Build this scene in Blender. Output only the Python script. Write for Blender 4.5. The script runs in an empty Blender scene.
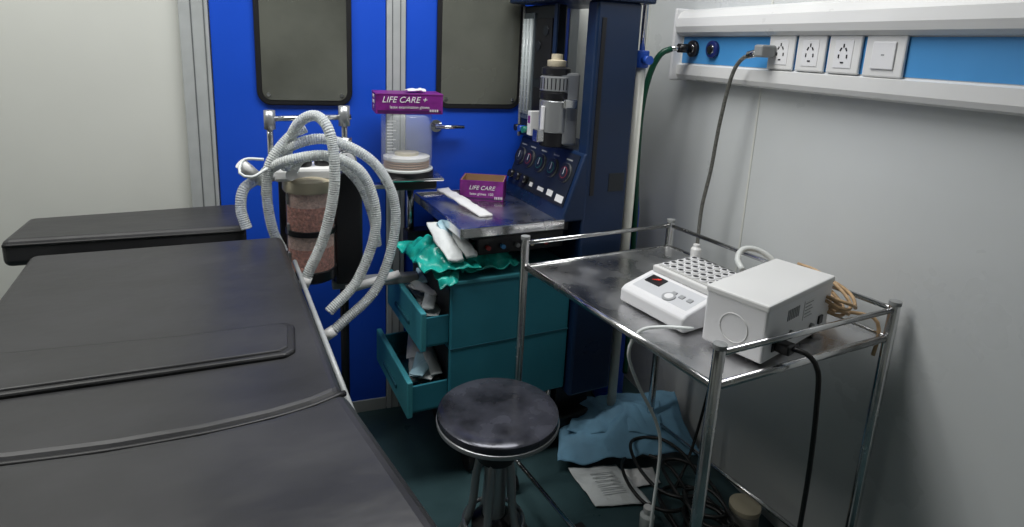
import bpy, bmesh, math, random
from mathutils import Vector, Matrix, noise
random.seed(3)
H=1.40; XW=1.36; YB=2.16
sc=bpy.context.scene
try: sc.view_settings.view_transform='Standard'
except Exception: pass

# ---------------------------------------------------------------- materials
MATS={}
def mat(name,col,rough=.5,metal=0,bump=0,bscale=60,var=0,vscale=6,trans=0,emit=0,coat=0,alpha=1,stretch=None,ior=1.45,rvar=.1):
    if name in MATS: return MATS[name]
    m=bpy.data.materials.new(name); m.use_nodes=True
    nt=m.node_tree; b=nt.nodes['Principled BSDF']
    c=(*col,1)
    b.inputs['Base Color'].default_value=c
    b.inputs['Roughness'].default_value=rough
    b.inputs['Metallic'].default_value=metal
    b.inputs['IOR'].default_value=ior
    b.inputs['Transmission Weight'].default_value=trans
    b.inputs['Coat Weight'].default_value=coat
    b.inputs['Alpha'].default_value=alpha
    if emit:
        b.inputs['Emission Color'].default_value=c; b.inputs['Emission Strength'].default_value=emit
    tc=nt.nodes.new('ShaderNodeTexCoord'); mp=nt.nodes.new('ShaderNodeMapping')
    nt.links.new(tc.outputs['Object'],mp.inputs['Vector'])
    if stretch: mp.inputs['Scale'].default_value=stretch
    if var:
        n=nt.nodes.new('ShaderNodeTexNoise'); n.inputs['Scale'].default_value=vscale; n.inputs['Detail'].default_value=5
        nt.links.new(mp.outputs[0],n.inputs['Vector'])
        r=nt.nodes.new('ShaderNodeValToRGB')
        r.color_ramp.elements[0].position=.35; r.color_ramp.elements[1].position=.65
        r.color_ramp.elements[0].color=(*[max(0,x*(1-var)) for x in col],1)
        r.color_ramp.elements[1].color=(*[min(1,x*(1+var)) for x in col],1)
        nt.links.new(n.outputs['Fac'],r.inputs['Fac']); nt.links.new(r.outputs['Color'],b.inputs['Base Color'])
        mr=nt.nodes.new('ShaderNodeMapRange'); mr.inputs['From Min'].default_value=.3; mr.inputs['From Max'].default_value=.7
        mr.inputs['To Min'].default_value=max(0,rough-rvar); mr.inputs['To Max'].default_value=min(1,rough+rvar)
        nt.links.new(n.outputs['Fac'],mr.inputs['Value']); nt.links.new(mr.outputs[0],b.inputs['Roughness'])
    if bump:
        n2=nt.nodes.new('ShaderNodeTexNoise'); n2.inputs['Scale'].default_value=bscale; n2.inputs['Detail'].default_value=3
        nt.links.new(mp.outputs[0],n2.inputs['Vector'])
        bp=nt.nodes.new('ShaderNodeBump'); bp.inputs['Strength'].default_value=bump; bp.inputs['Distance'].default_value=.01
        nt.links.new(n2.outputs['Fac'],bp.inputs['Height']); nt.links.new(bp.outputs[0],b.inputs['Normal'])
    MATS[name]=m; return m
WHITEWALL=mat('white_wall_panel',(.62,.63,.59),.42,var=.03,vscale=2,rvar=.04)
WALLR=mat('white_enamel_panel',(.58,.60,.60),.30,var=.03,vscale=2,rvar=.05)
FLOOR=mat('teal_vinyl_floor',(.040,.080,.088),.36,var=.2,vscale=5)
CEIL=mat('ceiling_white',(.75,.76,.75),.6,var=.02)
BLUE=mat('royal_blue_panel',(.010,.075,.56),.36,var=.05,vscale=3,rvar=.05)
ALU=mat('aluminium',(.42,.44,.44),.42,.1,var=.04,vscale=20)
ALUD=mat('aluminium_groove_shade',(.14,.15,.155),.45,.2)  # darker aluminium, the shadow in the trim grooves put into colour
RUB=mat('black_rubber',(.008,.008,.009),.5)
FROST=mat('frosted_glass_dark',(.075,.078,.066),.18,var=.5,vscale=2.0,bump=.03,bscale=300)
LEATHER=mat('black_leather',(.030,.030,.032),.36,var=.2,vscale=4,bump=.20,bscale=7,stretch=(1,1.5,1),rvar=.07)
LEATHER2=mat('black_leather_trim',(.012,.012,.013),.42,var=.2,vscale=8)
STEEL=mat('brushed_steel',(.64,.64,.64),.20,1,var=.10,vscale=14)
STEELT=mat('steel_tray',(.64,.64,.65),.30,1,var=.14,vscale=8,bump=.08,bscale=22,rvar=.10)
CHROME=mat('chrome',(.72,.72,.72),.12,1)
NAVY=mat('navy_machine_paint',(.007,.022,.064),.36,var=.1,vscale=5)
BLK=mat('black_plastic',(.010,.010,.012),.35,var=.1)
DARKP=mat('dark_panel',(.014,.018,.024),.3)
GREY=mat('grey_plastic',(.25,.26,.26),.45,var=.05)
DGREY=mat('dark_grey_plastic',(.08,.085,.09),.4)
WHT=mat('white_plastic',(.70,.70,.69),.35,var=.02)
WHT2=mat('white_instrument_paint',(.72,.72,.73),.4,var=.02)
CREAM=mat('cream_plastic',(.55,.49,.36),.4,var=.05)
TEAL=mat('teal_cabinet_paint',(.030,.20,.265),.42,var=.08,vscale=4)
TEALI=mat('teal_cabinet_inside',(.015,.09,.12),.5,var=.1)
TEALCAP=mat('teal_edge_plastic',(.055,.28,.33),.4,var=.05)
HOSE=mat('corrugated_white_plastic',(.74,.77,.76),.28,var=.05,vscale=30,trans=.4,ior=1.2)
HOSER=mat('white_rubber',(.6,.62,.6),.4)
PURP=mat('purple_carton',(.16,.012,.17),.45,var=.3,vscale=25)
PURPD=mat('purple_carton_dark',(.05,.005,.07),.5)
CARD=mat('cardboard_inside',(.36,.22,.12),.8,var=.1)
LABEL=mat('white_label',(.72,.72,.72),.5)
PAPER=mat('paper_pack',(.66,.69,.69),.45,bump=.3,bscale=40,var=.08)
GLASS=mat('clear_acrylic',(.78,.82,.82),.05,alpha=.20)
PINK=mat('pink_soda_lime',(.62,.26,.20),.7,bump=.9,bscale=140,var=.35,vscale=110)
PINKL=mat('pale_pink_granules',(.74,.50,.43),.7,bump=.9,bscale=140,var=.2,vscale=110)
TANR=mat('tan_bellows_ring',(.42,.26,.17),.5,var=.1)
SHELL=mat('clear_canister_shell',(.9,.84,.82),.06,alpha=.16)
BELL=mat('bellows_rubber',(.10,.085,.07),.5)
GREENP=mat('green_plastic_wrap',(.012,.35,.29),.25,var=.45,vscale=18)
BLUECL=mat('blue_surgical_drape',(.16,.33,.47),.8,var=.12,vscale=12,bump=.4,bscale=25)
GHOSE=mat('green_gas_hose',(.005,.075,.04),.35)
CORD=mat('grey_steel_cord',(.15,.15,.135),.4,.4,var=.3,vscale=200)
BCORD=mat('black_cord',(.006,.006,.006),.45)
TAN=mat('tan_coiled_tubing',(.46,.31,.17),.4,var=.2,vscale=60)
CLEARC=mat('clear_silicone_tube',(.62,.65,.64),.25,var=.1)
RED=mat('red_marking',(.30,.03,.03),.4)
REDLED=mat('red_led',(.9,.05,.03),.4,emit=.6)
GRN=mat('green_marking',(.02,.20,.14),.4)
BLUEP=mat('blue_panel_strip',(.065,.28,.60),.4,var=.04)
CLAMP=mat('blue_clamp',(.02,.08,.42),.35)
POLE=mat('cream_pole_paint',(.64,.64,.58),.35,var=.04)
SEAT=mat('dark_stool_top',(.050,.052,.066),.22,.35,var=.6,vscale=11,bump=.13,bscale=16,rvar=.12)
BTN=mat('grey_button',(.32,.33,.34),.4)
FLOWG=mat('flow_tube_glass',(.55,.6,.6),.15)
VGREY=mat('vaporizer_metal',(.35,.36,.37),.3,.6)

# ---------------------------------------------------------------- helpers
def link(o,parent=None):
    bpy.context.collection.objects.link(o)
    if parent: o.parent=parent
    return o
def group(name,loc=(0,0,0),rz=0):
    e=bpy.data.objects.new(name,None); e.empty_display_size=.05; e.location=loc; e.rotation_euler=(0,0,math.radians(rz)); return link(e)
def mkobj(name,bm,m,parent=None,smooth=False,bevel=0,seg=2):
    bmesh.ops.recalc_face_normals(bm,faces=bm.faces)
    me=bpy.data.meshes.new(name); bm.to_mesh(me); bm.free()
    me.materials.append(m)
    if smooth:
        for p in me.polygons: p.use_smooth=True
    o=bpy.data.objects.new(name,me); link(o,parent)
    if bevel:
        b=o.modifiers.new('bevel','BEVEL'); b.width=bevel; b.segments=seg; b.limit_method='ANGLE'; b.angle_limit=math.radians(40)
    return o
def box(parent,name,m,lo,hi,bevel=.002,rot=None,seg=2):
    bm=bmesh.new(); bmesh.ops.create_cube(bm,size=1)
    lo=Vector(lo); hi=Vector(hi); s=hi-lo; c=(hi+lo)/2
    for v in bm.verts: v.co=Vector((v.co.x*s.x,v.co.y*s.y,v.co.z*s.z))
    o=mkobj(name,bm,m,parent,bevel=bevel,seg=seg); o.location=c
    if rot: o.rotation_euler=[math.radians(a) for a in rot]
    return o
def cyl(parent,name,m,p1,p2,r,r2=None,n=24,bevel=0):
    p1=Vector(p1); p2=Vector(p2); d=p2-p1
    bm=bmesh.new(); bmesh.ops.create_cone(bm,cap_ends=True,segments=n,radius1=r,radius2=r if r2 is None else r2,depth=d.length)
    q=Vector((0,0,1)).rotation_difference(d)
    M=Matrix.Translation((p1+p2)/2)@q.to_matrix().to_4x4()
    bm.transform(M)
    for f in bm.faces: f.smooth=len(f.verts)==4
    o=mkobj(name,bm,m,parent,bevel=bevel)
    return o
def lathe(parent,name,m,prof,loc,n=36):
    bm=bmesh.new(); rings=[]
    for r,z in prof:
        rings.append([bm.verts.new((loc[0]+max(r,1e-4)*math.cos(2*math.pi*i/n),loc[1]+max(r,1e-4)*math.sin(2*math.pi*i/n),loc[2]+z)) for i in range(n)])
    for a,b in zip(rings,rings[1:]):
        for i in range(n):
            bm.faces.new((a[i],a[(i+1)%n],b[(i+1)%n],b[i])).smooth=True
    if prof[0][0]>1e-4 : bm.faces.new(rings[0][::-1])
    if prof[-1][0]>1e-4 : bm.faces.new(rings[-1])
    o=mkobj(name,bm,m,parent)
    e=o.modifiers.new('es','EDGE_SPLIT'); e.split_angle=math.radians(35)
    return o
def prism(parent,name,m,pts,axis,a0,a1,bevel=.003,seg=2):
    bm=bmesh.new()
    def mk(p,a):
        if axis=='y': return (p[0],a,p[1])
        if axis=='z': return (p[0],p[1],a)
        return (a,p[0],p[1])
    A=[bm.verts.new(mk(p,a0)) for p in pts]; B=[bm.verts.new(mk(p,a1)) for p in pts]
    bm.faces.new(A); bm.faces.new(B[::-1]); n=len(pts)
    for i in range(n): bm.faces.new((A[i],A[(i+1)%n],B[(i+1)%n],B[i]))
    return mkobj(name,bm,m,parent,bevel=bevel,seg=seg)
def rrect(x0,x1,z0,z1,r,n=6):
    pts=[]
    for cx,cz,a in ((x1-r,z1-r,0),(x0+r,z1-r,90),(x0+r,z0+r,180),(x1-r,z0+r,270)):
        for i in range(n+1):
            t=math.radians(a+90*i/n); pts.append((cx+r*math.cos(t),cz+r*math.sin(t)))
    return pts
def spline(pts,step):
    P=[Vector(p) for p in pts]; P=[P[0]*2-P[1]]+P+[P[-1]*2-P[-2]]
    out=[]
    for i in range(1,len(P)-2):
        p0,p1,p2,p3=P[i-1:i+3]; n=max(2,int((p2-p1).length/step))
        for k in range(n):
            t=k/n
            out.append(.5*((2*p1)+(p2-p0)*t+(2*p0-5*p1+4*p2-p3)*t*t+(3*p1-p0-3*p2+p3)*t**3))
    out.append(P[-2]); return out
def tube(parent,name,m,pts,r,n=12,corr=0,step=None):
    step=step or (.0030 if corr else .012)
    C=spline(pts,step)
    bm=bmesh.new(); rings=[]; T=(C[1]-C[0]).normalized()
    N=T.orthogonal().normalized()
    for i,c in enumerate(C):
        t=((C[min(i+1,len(C)-1)]-C[max(i-1,0)])).normalized()
        q=T.rotation_difference(t); N=(q@N); N=(N-t*N.dot(t)).normalized(); T=t; B=t.cross(N)
        rr=r*(1+(corr if i%2 else -corr))
        rings.append([bm.verts.new(c+(N*math.cos(2*math.pi*k/n)+B*math.sin(2*math.pi*k/n))*rr) for k in range(n)])
    for a,b in zip(rings,rings[1:]):
        for k in range(n): bm.faces.new((a[k],a[(k+1)%n],b[(k+1)%n],b[k])).smooth=not corr
    bm.faces.new(rings[0][::-1]); bm.faces.new(rings[-1])
    return mkobj(name,bm,m,parent)
def sheet(parent,name,m,c,nx=30,ny=30,amp=.02,freq=8,hump=0,seed=0,thick=.003,ridge=True):
    c=[Vector(p) for p in c]; bm=bmesh.new(); g=[]
    for j in range(ny+1):
        row=[]
        for i in range(nx+1):
            s=i/nx; t=j/ny
            p=c[0]*(1-s)*(1-t)+c[1]*s*(1-t)+c[2]*s*t+c[3]*(1-s)*t
            q=p*freq+Vector((seed*3.1,seed,0))
            nn=noise.noise(q)
            if ridge: nn=1-2*abs(nn)
            h=hump*math.sin(math.pi*s)*math.sin(math.pi*t)+amp*nn+amp*.4*noise.noise(q*3)
            e=noise.noise_vector(q*.7)*amp*.6
            row.append(bm.verts.new(p+Vector((e.x,e.y,abs(amp)+h))))
        g.append(row)
    for j in range(ny):
        for i in range(nx): bm.faces.new((g[j][i],g[j][i+1],g[j+1][i+1],g[j+1][i])).smooth=True
    o=mkobj(name,bm,m,parent)
    s=o.modifiers.new('solid','SOLIDIFY'); s.thickness=thick; s.offset=1
    return o
def text(parent,name,m,body,size,loc,rot,ext=.0006,align='CENTER',shear=0):
    c=bpy.data.curves.new(name,'FONT'); c.body=body; c.size=size; c.extrude=ext; c.align_x=align; c.align_y='CENTER'; c.shear=shear
    o=bpy.data.objects.new(name,c); c.materials.append(m); o.location=loc; o.rotation_euler=[math.radians(a) for a in rot]; return link(o,parent)

# ---------------------------------------------------------------- room
XL=-2.2; YF=-1.6; ZC=2.35
box(None,'floor',FLOOR,(XL-.1,YF-.1,-.1),(XW+.1,YB+.1,0),0)
box(None,'ceiling',CEIL,(XL-.1,YF-.1,ZC),(XW+.1,YB+.1,ZC+.1),0)
box(None,'wall_back',WHITEWALL,(XL-.1,YB,0),(XW+.1,YB+.1,ZC),0)
box(None,'wall_right',WALLR,(XW,YF-.1,0),(XW+.1,YB,ZC),0)
box(None,'wall_left',WHITEWALL,(XL-.1,YF-.1,0),(XL,YB,ZC),0)
box(None,'wall_front',WHITEWALL,(XL,YF-.1,0),(XW,YF,ZC),0)
def framed(name,x0,x1,m):
    g=group(name)
    box(g,'leaf',m,(x0,YB-.020,.03),(x1,YB-.001,2.2),.003)
    box(g,'kick_strip',ALU,(x0,YB-.024,.0),(x1,YB-.001,.05),.002)
    return g
d1=framed('door_1',-.223,.317,BLUE)
d2=framed('door_2',.386,1.02,BLUE)
def window(name,x0,x1,z0,z1):
    g=group(name)
    prism(g,'gasket',RUB,rrect(x0,x1,z0,z1,.045),'y',YB-.032,YB-.0205,.004)
    prism(g,'frosted_pane',FROST,rrect(x0+.017,x1-.017,z0+.017,z1-.017,.030),'y',YB-.034,YB-.030,.001)
    for sx in (x0+.035,x1-.035):
        cyl(g,'screw_cap',CHROME,(sx,YB-.037,z0+.035),(sx,YB-.033,z0+.035),.006,n=12)
window('window_1',-.097,.203,1.180,1.95)
window('window_2',.492,.815,1.175,1.95)
def trim(name,x0,x1,gr):
    g=group(name)
    box(g,'profile',ALU,(x0,YB-.026,0),(x1,YB-.001,2.25),.003)
    w=x1-x0
    for f in gr:
        box(g,'groove_shadow_line',ALUD,(x0+w*f-.0015,YB-.0275,0),(x0+w*f+.0015,YB-.025,2.25),0)  # dark strip on the profile face, paints the groove's shadow line
trim('trim_1',-.307,-.226,(.42,.86))
trim('trim_2',.319,.384,(.3,.72))
box(None,'trim_3',ALU,(1.0,YB-.023,0),(1.04,YB-.001,2.25),.003)
hd=group('door_handle')
cyl(hd,'lever',CHROME,(.485,YB-.06,1.112),(.59,YB-.06,1.112),.007)
cyl(hd,'spindle',CHROME,(.495,YB-.06,1.112),(.495,YB-.02,1.112),.008)
cyl(hd,'rose',CHROME,(.495,YB-.03,1.112),(.495,YB-.02,1.112),.022)
for i,y in enumerate((1.50,.45)):
    box(None,'trim_%d'%(4+i),WHITEWALL,(XW-.0025,y-.004,0),(XW-.0002,y+.004,2.25),.001)

# bedhead unit
bh=group('bedhead_service_panel')
prof=[(XW-.001,1.315),(1.325,1.316),(1.309,1.322),(1.303,1.335),(1.303,1.368),(1.316,1.372),(1.316,1.466),(1.300,1.468),(1.286,1.478),(1.280,1.497),(1.284,1.525),(1.298,1.546),(1.325,1.556),(XW-.001,1.558)]
prism(bh,'housing',WHT,prof,'y',-.4,1.865,0)
box(bh,'blue_strip',BLUEP,(1.3145,-.38,1.375),(1.3175,1.855,1.464),0)
box(bh,'end_cap',WHT2,(1.278,1.865,1.312),(XW-.001,1.877,1.56),.006)
def outlet(y,c):
    g=group('medical_gas_outlet',(1.312,y,1.424))
    cyl(g,'collar',c,(.002,0,0),(-.012,0,0),.028,n=32,bevel=.003)
    cyl(g,'ring',CHROME,(-.011,0,0),(-.015,0,0),.016)
    cyl(g,'bore',BLK,(-.014,0,0),(-.018,0,0),.012)
outlet(1.79,BLK); outlet(1.685,mat('navy_outlet',(.01,.02,.12),.35))
for i,y in enumerate((1.382,1.277,1.172)):
    g=group('wall_socket_outlet',(1.3135,y,1.421))
    box(g,'plate',WHT,(-.009,-.048,-.048),(.0,.048,.048),.004)
    box(g,'insert',WHT2,(-.0105,-.027,-.034),(-.008,.027,.034),.002)
    for (yy,zz,a) in ((0,.021,0),(0.012,-.005,0),(-.012,-.005,0),(.008,.012,30),(-.008,.012,-30),(0,-.02,90)):
        box(g,'slot',BLK,(-.0115,yy-.0018,zz-.0045),(-.009,yy+.0018,zz+.0045),0,rot=(a,0,0))
g=group('light_switch',(1.3135,1.060,1.421))
box(g,'plate',WHT,(-.009,-.052,-.05),(.0,.052,.05),.004)
box(g,'rocker',WHT2,(-.013,-.03,-.032),(-.008,.03,.032),.003)
box(g,'mark',GREY,(-.0135,-.004,.0),(-.0125,.004,.003),0)

# ---------------------------------------------------------------- operating table
bed=group('operating_table')
head=[(-.69,1.775),(-.125,1.795),(-.165,2.065),(-.70,1.995)]
def cushion(name,poly,z0,z1,bev=.018,m=LEATHER):
    return prism(bed,name,m,poly,'z',z0,z1,bev,4)
cushion('head_cushion',head,.80,.872)
tube(bed,'head_piping',LEATHER2,[(-.685,1.777,.858),(-.13,1.797,.858)],.004,8)
seam=[(.0675,.886),(.02,.862),(-.04,.845),(-.13,.832),(-.24,.828),(-.35,.834),(-.5,.85)]
main=[(-.60,1.69),(-.03,1.728)]+[(x,y+.006) for x,y in seam]
cushion('back_cushion',main,.79,.86)
leg=[(x,y-.006) for x,y in seam][::-1]+[(.153,.55),(.225,.15),(.25,-.2),(-.42,-.25),(-.47,.2)]
cushion('leg_cushion',leg,.80,.872,.022)
flap=[(-.60,1.150),(-.20,1.142),(-.02,1.152),(-.004,1.135),(-.004,1.035),(-.02,1.018),(-.2,1.008),(-.57,.992)]
prism(bed,'padded_strap',LEATHER2,flap,'z',.852,.867,.006,3)
fl2=[(-.585,1.140),(-.20,1.132),(-.03,1.141),(-.016,1.127),(-.016,1.043),(-.03,1.030),(-.2,1.020),(-.56,1.004)]
prism(bed,'strap_face',LEATHER,fl2,'z',.860,.870,.004,3)
tube(bed,'seam_piping',LEATHER2,[(x,y,.858) for x,y in seam],.005,8)
box(bed,'seat_gap_filler',LEATHER2,(-.48,.80,.77),(.05,.9,.83),.005)
cyl(bed,'side_rail',ALU,(.0,1.70,.79),(.090,.86,.79),.006)
cyl(bed,'side_rail_far',STEEL,(-.62,1.66,.79),(-.52,.8,.79),.008)
prism(bed,'base_board',BLK,[(-.57,1.68),(-.04,1.70),(.05,.88),(.17,.0),(-.40,-.1),(-.50,.85)],'z',.755,.79,.004)
prism(bed,'head_board',BLK,[(-.65,1.80),(-.15,1.81),(-.19,2.03),(-.67,1.98)],'z',.775,.80,.004)
cyl(bed,'head_bar',STEEL,(-.5,1.6,.765),(-.53,1.9,.765),.01); cyl(bed,'head_bar',STEEL,(-.25,1.6,.765),(-.28,1.9,.765),.01)
box(bed,'column',GREY,(-.38,.85,.12),(-.12,1.2,.76),.01)
box(bed,'foot',GREY,(-.50,.45,.0),(-.02,1.5,.12),.02)

# ---------------------------------------------------------------- anesthesia machine
am=group('anesthesia_machine',(.46,1.627,0),6)
box(am,'work_tray',STEELT,(0,0,.862),(.345,.468,.870),.003)
for nm,lo,hi in (('tray_rim_1',(0,-.004,.848),(.345,.006,.879)),('tray_rim_2',(-.004,0,.848),(.006,.468,.879)),('tray_rim_3',(0,.460,.848),(.345,.470,.879))):
    box(am,nm,STEEL,lo,hi,.003)
box(am,'tray_support',BLK,(.06,.22,.74),(.40,.43,.85),.006)
box(am,'drawer_support',BLK,(.05,.04,.825),(.39,.43,.86),.006)
for k,c in enumerate((RED,BLUEP,GREY,CREAM,RED)):
    cyl(am,'gas_connector_%d'%k,c,(.10+k*.05,.045,.80),(.10+k*.05,.025,.80),.007,n=14)
box(am,'connector_rail',BLK,(.07,.04,.775),(.37,.07,.83),.003)
prism(am,'control_console',NAVY,[(.335,.868),(.345,.90),(.408,1.085),(.575,1.085),(.575,.868)],'y',0,.435,.006)
A=Vector((.345,0,.90)); Bv=Vector((.408,0,1.085)); dirv=(Bv-A).normalized(); nrm=Vector((-dirv.z,0,dirv.x))
def onface(s,y,off=0): return A+dirv*s+nrm*off+Vector((0,y,0))
def plate(name,m,s0,s1,y0,y1,off0,off1):
    bm=bmesh.new(); vs=[]
    for o_ in (off0,off1):
        for s_,y_ in ((s0,y0),(s1,y0),(s1,y1),(s0,y1)): vs.append(bm.verts.new(onface(s_,y_,o_)))
    for f in ((0,1,2,3),(7,6,5,4),(0,4,5,1),(1,5,6,2),(2,6,7,3),(3,7,4,0)): bm.faces.new([vs[i] for i in f])
    return mkobj(name,bm,m,am)
plate('console_face',DARKP,.012,.185,.02,.42,-.001,.003)
for i,(y,c) in enumerate(((.07,RED),(.155,GRN),(.24,GRN),(.32,RED),(.39,DGREY))):
    p0=onface(.118,y,.002); cyl(am,'gauge_bezel',DGREY,p0,onface(.118,y,.007),.033,n=32)
    cyl(am,'gauge_face',BLK,onface(.118,y,.006),onface(.118,y,.010),.031,n=32)
    cyl(am,'gauge_scale',c,onface(.118,y,.0095),onface(.118,y,.0105),.019,n=32)
    cyl(am,'gauge_center',DARKP,onface(.118,y,.010),onface(.118,y,.0112),.0172,n=32)
    plate('gauge_needle',LABEL,.112,.135,y-.001,y+.001,.0112,.0118)
    plate('gauge_caption',GREY,.160,.165,y-.018,y+.018,.003,.0038)
for y0,y1,s0,s1 in ((.03,.075,.022,.045),(.10,.135,.028,.048),(.16,.20,.03,.043),(.24,.26,.03,.045)):
    plate('console_label',LABEL,s0,s1,y0,y1,.003,.0045)
for y in (.29,.34,.39):
    cyl(am,'console_knob',BLK,onface(.045,y,.002),onface(.045,y,.025),.014)
box(am,'lower_body',NAVY,(.41,.0,.24),(.575,.43,.87),.006)
box(am,'front_column',NAVY,(.412,-.002,.24),(.575,.055,1.55),.008)
box(am,'column_side_trim',BLK,(.43,-.005,.95),(.445,.0,1.5),.001)
box(am,'column_vent',DARKP,(.50,-.004,.96),(.56,.0,1.02),.001)
box(am,'rear_cover',NAVY,(.54,.12,.3),(.585,.40,1.07),.006)
# upper
box(am,'flowmeter_block',DARKP,(.388,.20,1.085),(.43,.432,1.545),.006)
box(am,'flowmeter_bezel',NAVY,(.384,.19,1.08),(.392,.21,1.545),.002)
box(am,'flowmeter_bezel_far',GREY,(.384,.424,1.08),(.392,.436,1.545),.002)
box(am,'flowtube_window',mat('flow_window',(.10,.12,.13),.15),(.382,.34,1.15),(.390,.418,1.52),.002)
for k in range(3):
    y=.353+k*.025
    cyl(am,'flow_tube',FLOWG,(.379,y,1.17),(.379,y,1.50),.007,n=12)
    for q in range(14): box(am,'flow_tick',LABEL,(.3765,y+.008,1.18+q*.023),(.3815,y+.015,1.183+q*.023),0)
for k in range(3):
    cyl(am,'flow_knob',(GRN,CLAMP,BLK)[k],(.388,.35+k*.030,1.115),(.36,.35+k*.030,1.115),.012,n=16)
box(am,'top_shelf',NAVY,(.33,-.012,1.55),(.62,.438,1.59),.006)
box(am,'pressure_panel',BLK,(.381,.215,1.30),(.389,.325,1.50),.002)
for q in range(2):
    cyl(am,'mini_gauge',DARKP,(.382,.25+(q%2)*.05,1.46-q*.05),(.378,.25+(q%2)*.05,1.46-q*.05),.016)
box(am,'alarm_panel',BLK,(.381,.215,1.12),(.389,.325,1.27),.002)
cyl(am,'alarm_button',GRN,(.381,.30,1.15),(.378,.30,1.15),.006)
# vaporizer
vx,vy=.352,.118
box(am,'vaporizer_backbar',STEEL,(.352,.055,1.22),(.40,.20,1.25),.004)
box(am,'vaporizer_block',VGREY,(vx-.01,vy-.045,1.10),(vx+.065,vy+.045,1.33),.008)
lathe(am,'vaporizer_body',VGREY,[(.044,0),(.048,.004),(.048,.10),(.044,.105)],(vx,vy,1.14))
lathe(am,'vaporizer_foot',BLK,[(.040,0),(.046,.004),(.046,.045),(.04,.05)],(vx,vy,1.095))
lathe(am,'vaporizer_band',BLK,[(.044,0),(.0495,.003),(.0495,.022),(.046,.025)],(vx,vy,1.245))
lathe(am,'vaporizer_dial',VGREY,[(.046,0),(.050,.004),(.050,.045),(.042,.05)],(vx,vy,1.27))
for k in range(24):
    a=k*math.pi/12; box(am,'dial_rib',BLK,(vx+.0495*math.cos(a)-.0015,vy+.0495*math.sin(a)-.0015,1.278),(vx+.0495*math.cos(a)+.0015,vy+.0495*math.sin(a)+.0015,1.312),0)
lathe(am,'vaporizer_cap',BLK,[(.043,0),(.046,.004),(.046,.022),(.036,.028)],(vx,vy,1.32))
lathe(am,'vaporizer_knob',CREAM,[(.028,0),(.030,.003),(.030,.02),(.018,.023),(.018,.04),(.001,.041)],(vx,vy,1.346))
box(am,'vaporizer_sight_glass',LABEL,(.300,.095,1.15),(.307,.113,1.225),.002)
box(am,'vaporizer_filler',STEEL,(.286,.10,1.11),(.312,.135,1.15),.003)
box(am,'small_carton',WHT,(.30,.175,1.12),(.355,.20,1.20),.002)
box(am,'carton_logo',PURP,(.2995,.18,1.16),(.3005,.195,1.185),0)
# base
box(am,'base_plinth',BLK,(.05,.05,.07),(.585,.42,.13),.01)
for bx_,by_ in ((.08,.08),(.08,.40),(.55,.08),(.55,.40)):
    cyl(am,'caster',RUB,(bx_-.012,by_,.035),(bx_+.012,by_,.035),.035)
box(am,'rear_pillar',BLK,(.42,.10,.12),(.56,.38,.26),.004)
box(am,'side_arm',BLK,(-.10,.40,.920),(.05,.44,.945),.003)
cyl(am,'arm_post',STEEL,(-.03,.42,.70),(-.03,.42,.93),.014)
box(am,'arm_lower_bracket',BLK,(-.05,.38,.70),(.06,.44,.76),.004)

gcy=group('blue_gas_cylinder',(1.21,1.985,0))
lathe(gcy,'shell',BLUE,[(.055,.0),(.062,.008),(.062,.80),(.055,.86),(.035,.90),(.022,.92)],(0,0,0))
lathe(gcy,'valve',CHROME,[(.014,.92),(.014,.96),(.018,.965),(.018,.98),(.001,.985)],(0,0,0))

# drawer cabinet
dc=group('drawer_cabinet',(.44,1.65,0),6)
box(dc,'carcass',TEAL,(.0,.0,.265),(.42,.40,.70),.004)
box(dc,'side_groove',TEALI,(-.001,-.0015,.482),(.421,.002,.487),0)
box(dc,'top_edge',TEALCAP,(-.003,-.003,.695),(.423,.403,.708),.003)
box(dc,'opening_shade_sheet_1',BLK,(-.002,.015,.495),(.001,.385,.685),0)  # black sheets on the solid carcass, painted shade of the drawer openings
box(dc,'opening_shade_sheet_2',BLK,(-.002,.015,.285),(.001,.385,.48),0)
for k,(ox,z0,z1) in enumerate(((-.075,.50,.605),(-.115,.285,.385))):
    box(dc,'drawer_front_%d'%k,TEALCAP,(ox-.018,.005,z0-.01),(ox,.395,z1+.012),.004)
    box(dc,'drawer_side_near_%d'%k,TEAL,(ox,.015,z0),(.0,.023,z1-.01),.001)
    box(dc,'drawer_side_far_%d'%k,TEAL,(ox,.377,z0),(.0,.385,z1-.01),.001)
    box(dc,'drawer_floor_%d'%k,TEALI,(ox,.015,z0),(.0,.385,z0+.006),0)
    box(dc,'drawer_handle_%d'%k,TEALI,(ox-.024,.12,z0+.03),(ox-.016,.28,z0+.045),.003)
for q in (.03,.38):
    for w in (.04,.36): cyl(dc,'leg',STEEL,(q,w,.13),(q,w,.27),.012)
def packs(name,n,lo,hi,seed,mats,par):
    random.seed(seed); g=group(name)
    for i in range(n):
        x=random.uniform(lo[0],hi[0]); y=random.uniform(lo[1],hi[1]); z=lo[2]+i*(hi[2]-lo[2])/n
        L=random.uniform(.10,.15); W=random.uniform(.035,.055); a=random.uniform(.9,2.1); tl=random.uniform(-.01,.03)
        ux=Vector((math.cos(a),math.sin(a),0))*L/2; uy=Vector((-math.sin(a),math.cos(a),0))*W/2; c=Vector((x,y,z))
        sheet(g,'pack',mats[i%len(mats)],[c-ux-uy,c+ux-uy+Vector((0,0,tl)),c+ux+uy+Vector((0,0,tl)),c-ux+uy],14,8,.004,30,.008,seed+i,.004)
    return g
LBW=mat('lightblue_wrap',(.32,.50,.58),.35)
packs('sterile_supply_packets',11,(.385,1.72,.54),(.42,1.96,.625),5,[PAPER,LABEL,LBW,PAPER],None)
packs('syringe_packets',9,(.36,1.72,.32),(.41,1.95,.40),9,[PAPER,mat('grey_wrap',(.35,.38,.38),.35),LBW],None)
gw=group('green_plastic_bag')
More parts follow.
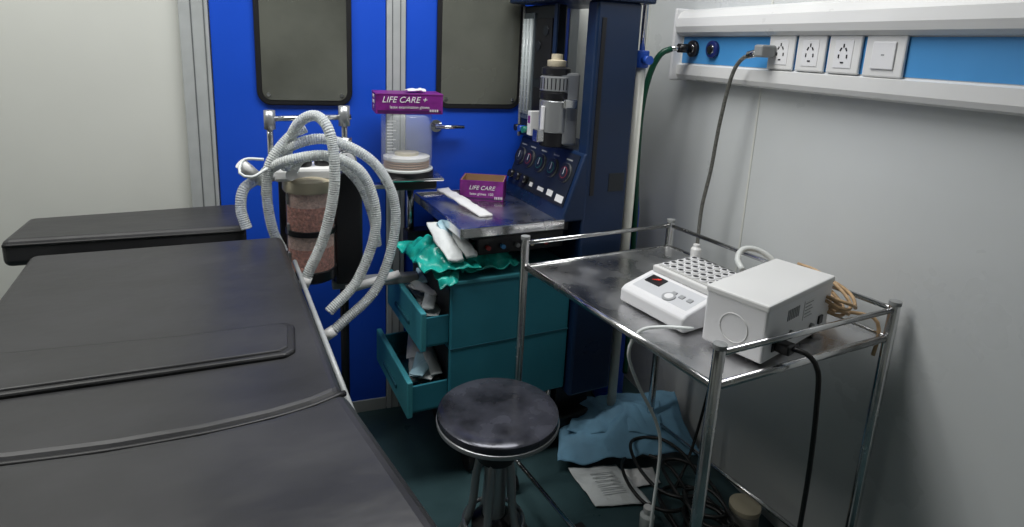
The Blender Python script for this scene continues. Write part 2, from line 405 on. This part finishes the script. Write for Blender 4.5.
sheet(gw,'wrap_left',GREENP,[(.36,1.66,.705),(.53,1.645,.71),(.50,1.90,.72),(.31,1.92,.71)],38,38,.022,18,.055,1)
sheet(gw,'wrap_right',GREENP,[(.47,1.655,.708),(.66,1.675,.708),(.66,1.83,.715),(.47,1.86,.72)],34,34,.018,18,.045,4)
sheet(gw,'wrap_drape',GREENP,[(.40,1.635,.685),(.45,1.63,.69),(.48,1.70,.73),(.38,1.70,.73)],20,20,.01,26,.01,6)
sp=group('wrapped_tubing_packets')
sheet(sp,'pack_1',PAPER,[(.43,1.66,.76),(.475,1.65,.76),(.445,1.80,.83),(.395,1.80,.83)],14,24,.006,25,.015,2,.012)
sheet(sp,'pack_2',PAPER,[(.485,1.66,.765),(.52,1.665,.765),(.49,1.79,.82),(.455,1.78,.82)],14,24,.006,25,.015,7,.010)
sheet(sp,'pack_3',LBW,[(.45,1.70,.77),(.50,1.72,.77),(.44,1.80,.845),(.42,1.78,.845)],14,24,.005,25,.01,9,.008)

def carton(name,loc,rz,L,W,Hh,openb,txt):
    g=group(name,loc,rz); t=.003
    if openb:
        box(g,'front',PURP,(-L/2,-W/2,0),(L/2,-W/2+t,Hh),.0005); box(g,'back',PURP,(-L/2,W/2-t,0),(L/2,W/2,Hh),.0005)
        box(g,'side_a',PURP,(-L/2,-W/2,0),(-L/2+t,W/2,Hh),.0005); box(g,'side_b',PURP,(L/2-t,-W/2,0),(L/2,W/2,Hh),.0005)
        box(g,'inside',CARD,(-L/2+t,-W/2+t,0),(L/2-t,W/2-t,.015),0)
        for nm,lo,hi in (('liner_1',(-L/2+t,W/2-2*t,.01),(L/2-t,W/2-t,Hh-.001)),('liner_2',(-L/2+t,-W/2+t,.01),(-L/2+2*t,W/2-t,Hh-.001)),('liner_3',(L/2-2*t,-W/2+t,.01),(L/2-t,W/2-t,Hh-.001))):
            box(g,nm,CARD,lo,hi,0)
        text(g,'print',LABEL,txt,Hh*.28,(0,-W/2-.0006,Hh*.64),(90,0,0),shear=.3)
        text(g,'print_small',LABEL,'latex gloves  100',Hh*.17,(0,-W/2-.0006,Hh*.34),(90,0,0))
    else:
        box(g,'body',PURP,(-L/2,-W/2,0),(L/2,W/2,Hh),.0015)
        box(g,'lid_flap',PURP,(-L/2-.001,-W/2-.001,Hh-.004),(L/2+.001,W/2+.001,Hh+.001),.001)
        text(g,'print',LABEL,txt,Hh*.42,(-L*.08,-W/2-.0006,Hh*.70),(90,0,0),shear=.3)
        text(g,'print_small',LABEL,'latex examination gloves',Hh*.2,(0,-W/2-.0006,Hh*.34),(90,0,0))
    box(g,'band',PURPD,(-L/2+.006,-W/2-.0006,.004),(L/2-.006,-W/2+.001,.012),0)
    for k in range(3):
        text(g,'print_side_%d'%k,LABEL,('LATEX','GLOVES','M')[k],Hh*.24,(-L/2-.0006,0,Hh*(.8-.27*k)),(90,0,-90))
    for k in range(5): box(g,'print_bar_%d'%k,LABEL,(L*.30+k*.006,-W/2-.001,Hh*.12),(L*.30+k*.006+.003,-W/2,Hh*.24),0)
    return g
carton('glove_carton',(.645,2.015,.871),-24,.155,.12,.072,True,'LIFE CARE')
carton('glove_carton',(.365,2.0,1.176),-2,.215,.125,.064,False,'LIFE CARE +')
fp=group('flat_sterile_packet')
sheet(fp,'pack',LABEL,[(.555,1.76,.871),(.60,1.765,.871),(.525,2.05,.895),(.48,2.045,.895)],10,30,.004,20,.004,3,.006)
gb=group('folded_glove')
sheet(gb,'glove',LABEL,[(.36,1.96,1.24),(.42,1.96,1.24),(.42,2.01,1.24),(.36,2.01,1.24)],12,12,.005,40,.006,3,.003)

# ---------------------------------------------------------------- ventilator bellows
vb=group('ventilator_bellows',(.365,2.0,.96))
box(vb,'support_plate',STEEL,(-.10,-.09,-.002),(.11,.085,.008),.004)
box(vb,'support_block',BLK,(-.075,-.07,-.035),(.09,.07,-.002),.006)
lathe(vb,'base_ring',BLK,[(.088,.008),(.09,.012),(.09,.024),(.082,.028)],(0,0,0))
lathe(vb,'bellows',TANR,[(.066,.026)]+[(.077 if k%2 else .068,.028+k*.004) for k in range(8)]+[(.066,.06)],(0,0,0))
lathe(vb,'bellows_top_disc',WHT,[(.074,.058),(.077,.061),(.077,.070),(.070,.073),(.001,.074)],(0,0,0))
lathe(vb,'bellows_core',CREAM,[(.04,.073),(.04,.082),(.001,.083)],(0,0,0))
bm=bmesh.new(); n=48; ri=[]
for (r_,z_) in ((.084,.026),(.084,.205),(.078,.212),(.0,.215)):
    ri.append([bm.verts.new((max(r_,.0005)*math.cos(2*math.pi*i/n),max(r_,.0005)*math.sin(2*math.pi*i/n),z_)) for i in range(n)])
for a,b in zip(ri,ri[1:]):
    for i in range(n): bm.faces.new((a[i],a[(i+1)%n],b[(i+1)%n],b[i])).smooth=True
mkobj('acrylic_dome',bm,GLASS,vb)
lathe(vb,'dome_flange',mat('acrylic_edge',(.6,.63,.62),.2),[(.084,.024),(.088,.026),(.088,.031),(.0845,.033)],(0,0,0))
for k in range(13): box(vb,'scale_mark',LABEL,(-.072,-.048,.07+k*.010),(-.054 if k%3 else -.044,-.0465,.073+k*.010),0)

# ---------------------------------------------------------------- CO2 absorber
ab=group('carbon_dioxide_absorber',(.05,1.87,0))
for nm,z0,z1 in (('canister_lower',.712,.825),('canister_upper',.84,.955)):
    zz=z0+(z1-z0)*.62
    lathe(ab,nm,PINK,[(.0665,0),(.0665,zz-z0)],(0,0,z0))
    lathe(ab,nm+'_top_layer',PINKL,[(.0665,0),(.0665,z1-zz)],(0,0,zz))
    lathe(ab,nm+'_shell',SHELL,[(.070,0),(.070,z1-z0)],(0,0,z0))
lathe(ab,'base_cup',BLK,[(.055,-.02),(.074,-.01),(.074,.02),(.07,.022)],(0,0,.69))
lathe(ab,'middle_ring',BLK,[(.073,0),(.073,.016)],(0,0,.824))
lathe(ab,'top_head',CREAM,[(.074,0),(.078,.006),(.078,.035),(.062,.045),(.05,.05)],(0,0,.955))
box(ab,'valve_block',WHT,(-.10,-.05,.99),(.07,.06,1.03),.01)
lathe(ab,'inspiratory_valve',BLK,[(.026,0),(.028,.004),(.028,.02),(.02,.028),(.001,.03)],(-.02,-.01,1.03))
lathe(ab,'expiratory_valve',BLK,[(.024,0),(.026,.004),(.026,.02),(.02,.028),(.001,.03)],(.04,.0,1.03))
box(ab,'back_panel',BLK,(.07,.0,.64),(.155,.09,1.0),.008)
box(ab,'back_spine',BLK,(-.09,.06,.66),(.10,.10,1.0),.008)
for k in range(3): box(ab,'latch_%d'%k,GREY,(-.068,-.035,.74+k*.09),(-.060,-.015,.77+k*.09),.002)
cyl(ab,'post_left',CHROME,(-.105,.02,.98),(-.105,.02,1.165),.009)
cyl(ab,'post_cap_left',VGREY,(-.105,.02,1.135),(-.105,.02,1.190),.016)
cyl(ab,'cross_bar',CHROME,(-.115,.02,1.165),(.125,.02,1.172),.0085)
cyl(ab,'post_right',CHROME,(.105,.02,.98),(.105,.02,1.20),.009)
cyl(ab,'post_cap_right',VGREY,(.105,.02,1.145),(.105,.02,1.205),.017)
cyl(ab,'pressure_gauge',CHROME,(.105,-.035,1.045),(.105,.0,1.045),.031,n=32)
cyl(ab,'pressure_gauge_face',LABEL,(.105,-.037,1.045),(.105,-.034,1.045),.026,n=32)
cyl(ab,'pop_off_valve',STEEL,(.105,.02,1.07),(.105,.02,1.11),.022)
box(ab,'gauge_needle',BLK,(.1035,-.039,1.04),(.1065,-.037,1.066),0)
cyl(ab,'port_left',WHT,(-.08,-.02,1.01),(-.13,-.05,1.01),.016)
cyl(ab,'port_front',WHT,(-.05,-.04,1.01),(-.05,-.09,1.02),.016)
box(ab,'support_arm',GREY,(.06,.02,.615),(.34,.06,.645),.005)
cyl(ab,'drain_arm',WHT,(.10,-.02,.63),(.27,.0,.66),.014)
cyl(ab,'support_post',BLK,(.10,.06,.03),(.10,.06,.66),.014)
box(ab,'support_foot',BLK,(.02,-.02,.0),(.18,.14,.03),.006)
box(ab,'tie_bar',STEEL,(.15,.05,.935),(.24,.09,.950),.003)

hs=group('corrugated_breathing_hoses')
def HP(l): return [(x,y,z) for x,z,y in l]
HR=.0145
tube(hs,'hose_1',HOSE,HP([(-.015,1.035,1.79),(-.005,1.11,1.77),(.025,1.175,1.74),(.070,1.195,1.71),(.102,1.145,1.68),(.109,1.02,1.67),(.080,.873,1.67),(.030,.755,1.67)]),HR,16,.05)
tube(hs,'hose_2',HOSE,HP([(-.085,1.0,1.79),(-.06,1.04,1.76),(.0,1.075,1.72),(.10,1.085,1.71),(.19,1.03,1.70),(.222,.89,1.69),(.17,.732,1.68),(.086,.647,1.66)]),HR,16,.05)
tube(hs,'hose_3',HOSE,HP([(-.07,.96,1.80),(-.06,1.03,1.78),(-.01,1.10,1.76),(.10,1.125,1.75),(.23,1.05,1.74),(.285,.90,1.73),(.23,.70,1.70),(.10,.59,1.66)]),HR,16,.05)
tube(hs,'hose_4',HOSE,HP([(-.122,.875,1.76),(-.135,.93,1.77),(-.125,.985,1.78),(-.085,1.01,1.80)]),HR,16,.05)
tube(hs,'hose_5',HOSE,HP([(-.03,.80,1.765),(-.055,.87,1.755),(-.066,.97,1.75),(-.055,1.06,1.75),(-.005,1.13,1.76),(.04,1.155,1.77)]),.0135,16,.05)
tube(hs,'hose_6',HOSE,HP([(.00,1.02,1.81),(.03,1.065,1.79),(.10,1.07,1.78),(.18,1.0,1.77),(.22,.9,1.76),(.235,.80,1.76)]),.0135,16,.05)
cyl(hs,'connector_1',WHT,(-.13,1.765,1.06),(-.095,1.78,1.02),.016)
cyl(hs,'cuff_1',WHT,(.030,1.67,.755),(.018,1.67,.725),.0165); cyl(hs,'cuff_2',WHT,(.10,1.66,.59),(.07,1.657,.572),.0165)
tube(hs,'sample_line',CLEARC,[(-.06,1.74,1.05),(-.10,1.72,1.03),(-.13,1.73,1.04),(-.12,1.76,1.07),(-.07,1.76,1.07)],.004,8)

# ---------------------------------------------------------------- IV pole
iv=group('iv_pole',(1.080,1.735,0))
cyl(iv,'lower_tube',POLE,(0,0,.03),(-.006,0,1.37),.0165)
cyl(iv,'upper_tube',STEEL,(-.006,0,1.37),(-.008,0,2.0),.009)
cyl(iv,'clamp',CLAMP,(-.006,0,1.355),(-.006,0,1.41),.024,bevel=.004)
cyl(iv,'clamp_knob',CLAMP,(-.006,-.02,1.38),(-.006,-.05,1.38),.014)
for k in range(4):
    a=k*math.pi/2+.5
    tube(iv,'hook_%d'%k,STEEL,[(-.008,0,1.99),(-.008+.03*math.cos(a),.03*math.sin(a),1.99),(-.008+.045*math.cos(a),.045*math.sin(a),2.02)],.004,8)
lathe(iv,'weighted_base',STEEL,[(.045,0),(.045,.02),(.02,.035)],(0,0,0))

# ---------------------------------------------------------------- trolley
tr=group('stainless_steel_trolley')
PA=Vector((.639,1.574,0));PB=Vector((1.190,1.645,0));PC=Vector((1.318,.927,0));PD=Vector((.764,.859,0))
for k,P in enumerate((PA,PB,PC,PD)):
    cyl(tr,'post_%d'%k,STEEL,P+Vector((0,0,.05)),P+Vector((0,0,.855)),.0125,bevel=.001)
    lathe(tr,'post_cap_%d'%k,GREY,[(.0135,0),(.0138,.002),(.0138,.010),(.001,.013)],P+Vector((0,0,.853)))
    cyl(tr,'caster_%d'%k,RUB,P+Vector((-.012,0,.028)),P+Vector((.012,0,.028)),.028)
up=Vector((0,0,.842))
for a,b,nm in ((PA,PB,'rail_back'),(PB,PC,'rail_right'),(PC,PD,'rail_front')):
    cyl(tr,nm,STEEL,a+up,b+up,.0065)
def poly(l): return [(p.x,p.y) for p in l]
def inset(P,cn,f): return P+(cn-P)*f
cn=(PA+PB+PC+PD)/4
prism(tr,'tray',STEELT,poly([inset(P,cn,.012) for P in (PA,PB,PC,PD)]),'z',.755,.772,.003)
ins=[inset(P,cn,.012) for P in (PA,PB,PC,PD)]
for k in range(4):
    a=ins[k]+Vector((0,0,.768)); b=ins[(k+1)%4]+Vector((0,0,.768))
    cyl(tr,'tray_lip_%d'%k,STEEL,a,b,.009,n=12)
for k in range(4):
    a=(PA,PB,PC,PD)[k]+Vector((0,0,.12)); b=(PB,PC,PD,PA)[k]+Vector((0,0,.12))
    if k in (1,3): cyl(tr,'lower_brace_%d'%k,STEEL,a,b,.007,n=12)

# heater block
hb=group('dry_bath_incubator',(.826,1.056,.777),12)
prism(hb,'body',WHT2,[(0,.004),(.012,.0),(.255,.0),(.260,.075),(.10,.068),(.012,.045),(0,.036)],'y',0,.212,.006,3)
sl=math.degrees(math.atan2(.023,.088))
def hbp(x,off=0): return .045+(x-.012)*.26+off
box(hb,'display',BLK,(.055,.135,hbp(.072)-.001),(.088,.185,hbp(.072)+.003),.001,rot=(0,-sl,0))
box(hb,'overlay',mat('panel_overlay',(.55,.56,.58),.4),(.022,.015,hbp(.055)-.001),(.093,.195,hbp(.055)+.001),.0005,rot=(0,-sl,0))
text(hb,'led_digits',REDLED,'37.0',.017,(.072,.16,hbp(.072)+.0042),(0,-sl,-90))
for y in (.035,.06,.085): box(hb,'key',BTN,(.05,y-.007,hbp(.057)),(.064,y+.007,hbp(.057)+.003),.002,rot=(0,-sl,0))
cyl(hb,'round_key',BTN,(.040,.085,hbp(.040)-.001),(.039,.085,hbp(.040)+.003),.017)
cyl(hb,'round_key_cap',WHT2,(.040,.085,hbp(.040)),(.039,.085,hbp(.040)+.004),.011)
box(hb,'block_frame',WHT,(.10,.008,.068),(.256,.204,.086),.004)
box(hb,'tube_block',mat('grey_block',(.45,.45,.44),.45),(.110,.018,.080),(.248,.194,.089),.002)
for i in range(5):
    for j in range(7):
        x=.125+i*.0265; y=.033+j*.0245
        cyl(hb,'tube_ring',WHT2,(x,y,.087),(x,y,.0925),.0103,n=14)
        cyl(hb,'tube_well',BLK,(x,y,.0915),(x,y,.0930),.0070,n=12)
# power unit
wb=group('laboratory_power_unit',(.898,.884,.777),20)
box(wb,'case',WHT2,(0,0,.006),(.308,.142,.134),.006,seg=3)
box(wb,'top_cover',WHT,(-.002,-.002,.122),(.310,.144,.137),.004)
for fx in (.03,.27):
    for fy in (.02,.115): cyl(wb,'foot',RUB,(fx,fy,0),(fx,fy,.007),.009)
tubepts=[(-.0006,.070+.032*math.cos(t),.062+.032*math.sin(t)) for t in [i*2*math.pi/32 for i in range(33)]]
tube(wb,'round_emblem',WHT,tubepts,.0012,8)
box(wb,'rating_label',LABEL,(.165,-.0015,.062),(.215,.001,.108),.0005)
for k in range(5): box(wb,'rating_text_%d'%k,GREY,(.169,-.0022,.068+k*.008),(.205-(k%2)*.008,-.001,.070+k*.008),0)
box(wb,'socket_inlet',BLK,(.035,-.003,.025),(.075,.001,.052),.001)
cyl(wb,'fuse',GREY,(.115,-.004,.045),(.115,.001,.045),.009); cyl(wb,'port',GREY,(.215,-.006,.035),(.215,.001,.035),.008)
for k in range(7): box(wb,'vent_%d'%k,GREY,(.09+k*.008,-.0012,.08),(.094+k*.008,.001,.105),0)
box(wb,'rocker_switch',BLK,(.25,-.004,.03),(.27,.001,.05),.001)
box(wb,'plug',BLK,(.04,-.035,.027),(.07,-.002,.05),.004)

pc=group('power_cord')
tube(pc,'cord',BCORD,[(.961,.880,.815),(.980,.852,.815),(.995,.830,.785),(1.002,.824,.70),(1.016,.828,.58),(1.04,.845,.44),(1.08,.88,.28),(1.12,.93,.12),(1.12,.98,.04),(1.10,1.02,.012)],.0055,10)
st=group('silicone_drain_tube')
tube(st,'tube',CLEARC,[(.84,1.035,.80),(.82,1.045,.80),(.785,1.08,.79),(.742,1.10,.775),(.722,1.105,.72),(.76,1.11,.63),(.83,1.12,.51),(.852,1.12,.42),(.85,1.12,.23),(.86,1.13,.05),(.9,1.16,.01)],.0042,10)
ct=group('coiled_tan_tubing')
random.seed(2)
for k in range(8):
    c=Vector((1.222-.004*k,1.12-.008*k,.785+.009*k)); R1=.055+.012*(k%3)
    pts=[]
    for i in range(15):
        t=i*2*math.pi/14+k
        pts.append(c+Vector((R1*.75*math.cos(t),R1*1.75*math.sin(t),.018+.020*math.sin(t*1.5+k))))
    tube(ct,'coil_%d'%k,TAN,pts,.0042,8)
tube(ct,'tail',TAN,[(1.20,1.05,.80),(1.26,1.0,.81),(1.295,.955,.81),(1.308,.945,.77),(1.295,.94,.72)],.0045,8)
wt=group('white_rubber_tube')
tube(wt,'tube',HOSER,[(1.10,1.19,.86),(1.11,1.225,.875),(1.14,1.245,.895),(1.18,1.235,.895),(1.21,1.20,.87),(1.22,1.15,.80)],.008,10)
bt=group('small_white_bottle',(1.19,1.50,.773))
lathe(bt,'body',WHT,[(.014,0),(.016,.003),(.016,.035),(.010,.042),(.010,.05),(.001,.051)],(0,0,0))

# wall hoses
gh=group('green_oxygen_hose')
cyl(gh,'probe',BLK,(1.292,1.79,1.424),(1.25,1.79,1.424),.015); cyl(gh,'probe_ferrule',CHROME,(1.26,1.79,1.424),(1.22,1.795,1.42),.009)
tube(gh,'hose',GHOSE,[(1.225,1.795,1.42),(1.19,1.805,1.40),(1.165,1.82,1.33),(1.152,1.83,1.2),(1.155,1.83,1.0),(1.165,1.83,.85),(1.18,1.84,.6),(1.20,1.85,.3),(1.20,1.85,.18)],.0105,12)
gc=group('power_lead')
box(gc,'plug',GREY,(1.25,1.395,1.405),(1.302,1.430,1.44),.006)
cyl(gc,'plug_neck',STEEL,(1.275,1.425,1.42),(1.265,1.465,1.41),.011)
tube(gc,'cord',CORD,[(1.27,1.455,1.412),(1.262,1.49,1.395),(1.255,1.515,1.34),(1.25,1.535,1.2),(1.25,1.55,1.05),(1.245,1.565,.93),(1.24,1.56,.83),(1.225,1.54,.782)],.0060,10)

# ---------------------------------------------------------------- stool
so=group('round_stool',(.484,1.317,0),0)
zz=.024
lathe(so,'seat',SEAT,[(.135,.428),(.156,.434),(.159,.444),(.157,.456),(.150,.461),(.11,.4615),(.001,.4615)],(0,0,zz),64)
lathe(so,'seat_rim',VGREY,[(.150,.425),(.1600,.427),(.1610,.434),(.1602,.438),(.157,.440)],(0,0,zz),64)
lathe(so,'seat_pan',BLK,[(.07,.405),(.14,.415),(.148,.43)],(0,0,zz),48)
lathe(so,'hub',BLK,[(.040,.34),(.052,.345),(.052,.41),(.07,.434)],(0,0,0))
lathe(so,'column',VGREY,[(.030,.10),(.030,.35)],(0,0,0)); lathe(so,'screw',CHROME,[(.016,.0+.06),(.016,.13)],(0,0,0))
lathe(so,'base_hub',BLK,[(.04,.08),(.06,.09),(.06,.15),(.035,.17)],(0,0,0))
for k in range(5):
    a=math.radians(20+72*k); c,s=math.cos(a),math.sin(a)
    tube(so,'leg_%d'%k,VGREY,[(.03*c,.03*s,.40),(.05*c,.05*s,.30),(.065*c,.065*s,.17),(.13*c,.13*s,.03)],.011,12)
    cyl(so,'leg_tip_%d'%k,RUB,(.128*c,.128*s,.032),(.136*c,.136*s,.0),.014)
ringp=[(.08*math.cos(i*math.pi/12),.08*math.sin(i*math.pi/12),.15) for i in range(25)]
tube(so,'foot_ring',VGREY,ringp,.006,10)

# ---------------------------------------------------------------- floor clutter
dr=group('blue_surgical_drape')
sheet(dr,'cloth',BLUECL,[(.81,1.60,.0),(1.30,1.49,.03),(1.325,1.70,.12),(.93,1.90,.06)],60,50,.026,7,.05,2,.004)
sheet(dr,'fold',BLUECL,[(.88,1.68,.07),(1.18,1.56,.08),(1.25,1.68,.12),(.98,1.82,.10)],40,30,.018,10,.02,6,.004)
pp=group('paper_wrapper')
sheet(pp,'sheet_a',PAPER,[(.86,1.42,.0),(1.04,1.38,.0),(1.02,1.57,.005),(.85,1.60,.005)],24,24,.006,14,.01,5,.002)
for k in range(6): box(pp,'print_%d'%k,BTN,(.90,1.44+k*.018,.026),(.98,1.443+k*.018,.0265),0,rot=(0,0,-8))
sheet(pp,'sheet_b',LABEL,[(1.02,1.46,.0),(1.12,1.45,.0),(1.13,1.52,.005),(1.03,1.54,.005)],16,16,.006,16,.01,8,.002)
cb=group('tangled_black_cables')
random.seed(11)
for k in range(9):
    c=Vector((random.uniform(1.06,1.22),random.uniform(1.15,1.42),.012+.012*k)); pts=[]
    r1=random.uniform(.04,.09); r2=random.uniform(.08,.17); ph=random.uniform(0,6)
    for i in range(13):
        t=i*2*math.pi/11+ph
        pts.append((c.x+r1*math.cos(t),c.y+r2*math.sin(t),c.z+.008*math.sin(3*t)+.008))
    tube(cb,'cable_%d'%k,BCORD,pts,.0058,8)
tube(cb,'riser',BCORD,[(1.12,1.38,.03),(1.22,1.44,.12),(1.26,1.44,.35),(1.25,1.40,.6),(1.24,1.38,.745)],.005,8)
jar=group('white_jar',(1.26,1.22,0))
lathe(jar,'body',mat('opaque_jar',(.30,.29,.27),.4),[(.04,0),(.044,.004),(.044,.06),(.04,.065)],(0,0,0)); lathe(jar,'lid',CREAM,[(.045,.065),(.046,.068),(.046,.082),(.001,.084)],(0,0,0))
fp2=group('foot_pedal',(1.26,1.06,0),8)
lathe(fp2,'base',BLK,[(.07,0),(.075,.005),(.072,.03),(.055,.04)],(0,0,0)); lathe(fp2,'pedal',RUB,[(.05,.04),(.052,.043),(.05,.055),(.001,.058)],(0,0,0))
bd=group('specimen_bottle',(.97,1.30,0))
lathe(bd,'body',CLEARC,[(.02,0),(.022,.003),(.022,.05),(.012,.06)],(0,0,0)); lathe(bd,'cap',WHT,[(.013,.06),(.014,.062),(.014,.078),(.001,.08)],(0,0,0))
bk=group('floor_pedal_switch',(.72,1.27,0),15)
box(bk,'housing',BLK,(-.07,-.06,0),(.07,.06,.045),.015); box(bk,'treadle',RUB,(-.055,-.05,.045),(.055,.045,.06),.008,rot=(6,0,0))

# ---------------------------------------------------------------- lights
def area(name,loc,sx,sy,power,rot=(0,0,0),col=(1,1,1),spread=180):
    l=bpy.data.lights.new(name,'AREA'); l.shape='RECTANGLE'; l.size=sx; l.size_y=sy; l.energy=power; l.color=col; l.spread=math.radians(spread)
    o=bpy.data.objects.new(name,l); o.location=loc; o.rotation_euler=[math.radians(a) for a in rot]; link(o)
area('ceiling_light_main',(.42,1.42,2.33),1.2,.5,21,col=(1,1,.985),spread=160)
area('added_light_left',(-.95,1.50,2.33),1.0,.5,15,col=(1,.995,.96),spread=160)  # added lamp over the table, for sheen on the leather
w=bpy.data.worlds.new('world'); sc.world=w; w.use_nodes=True
w.node_tree.nodes['Background'].inputs[0].default_value=(.9,.95,1,1); w.node_tree.nodes['Background'].inputs[1].default_value=.05

# ---------------------------------------------------------------- camera
f=605.0; cv=185.0
yaw=math.radians(20.5); p=math.radians(12.8); r=math.radians(2.7)
F0=Vector((math.sin(yaw),math.cos(yaw),0)); Z=Vector((0,0,1)); R0=Vector((math.cos(yaw),-math.sin(yaw),0))
F=F0*math.cos(p)-Z*math.sin(p); U0=F0*math.sin(p)+Z*math.cos(p)
R=R0*math.cos(r)+U0*math.sin(r); U=U0*math.cos(r)-R0*math.sin(r)
cam=bpy.data.cameras.new('camera'); co=bpy.data.objects.new('camera',cam); link(co)
M=Matrix((R,U,-F)).transposed().to_4x4(); M.translation=Vector((0,0,H)); co.matrix_world=M
cam.sensor_width=36; cam.lens=f/1024*36; cam.shift_y=-(263.5-cv)/1024; cam.clip_start=.02
sc.camera=co
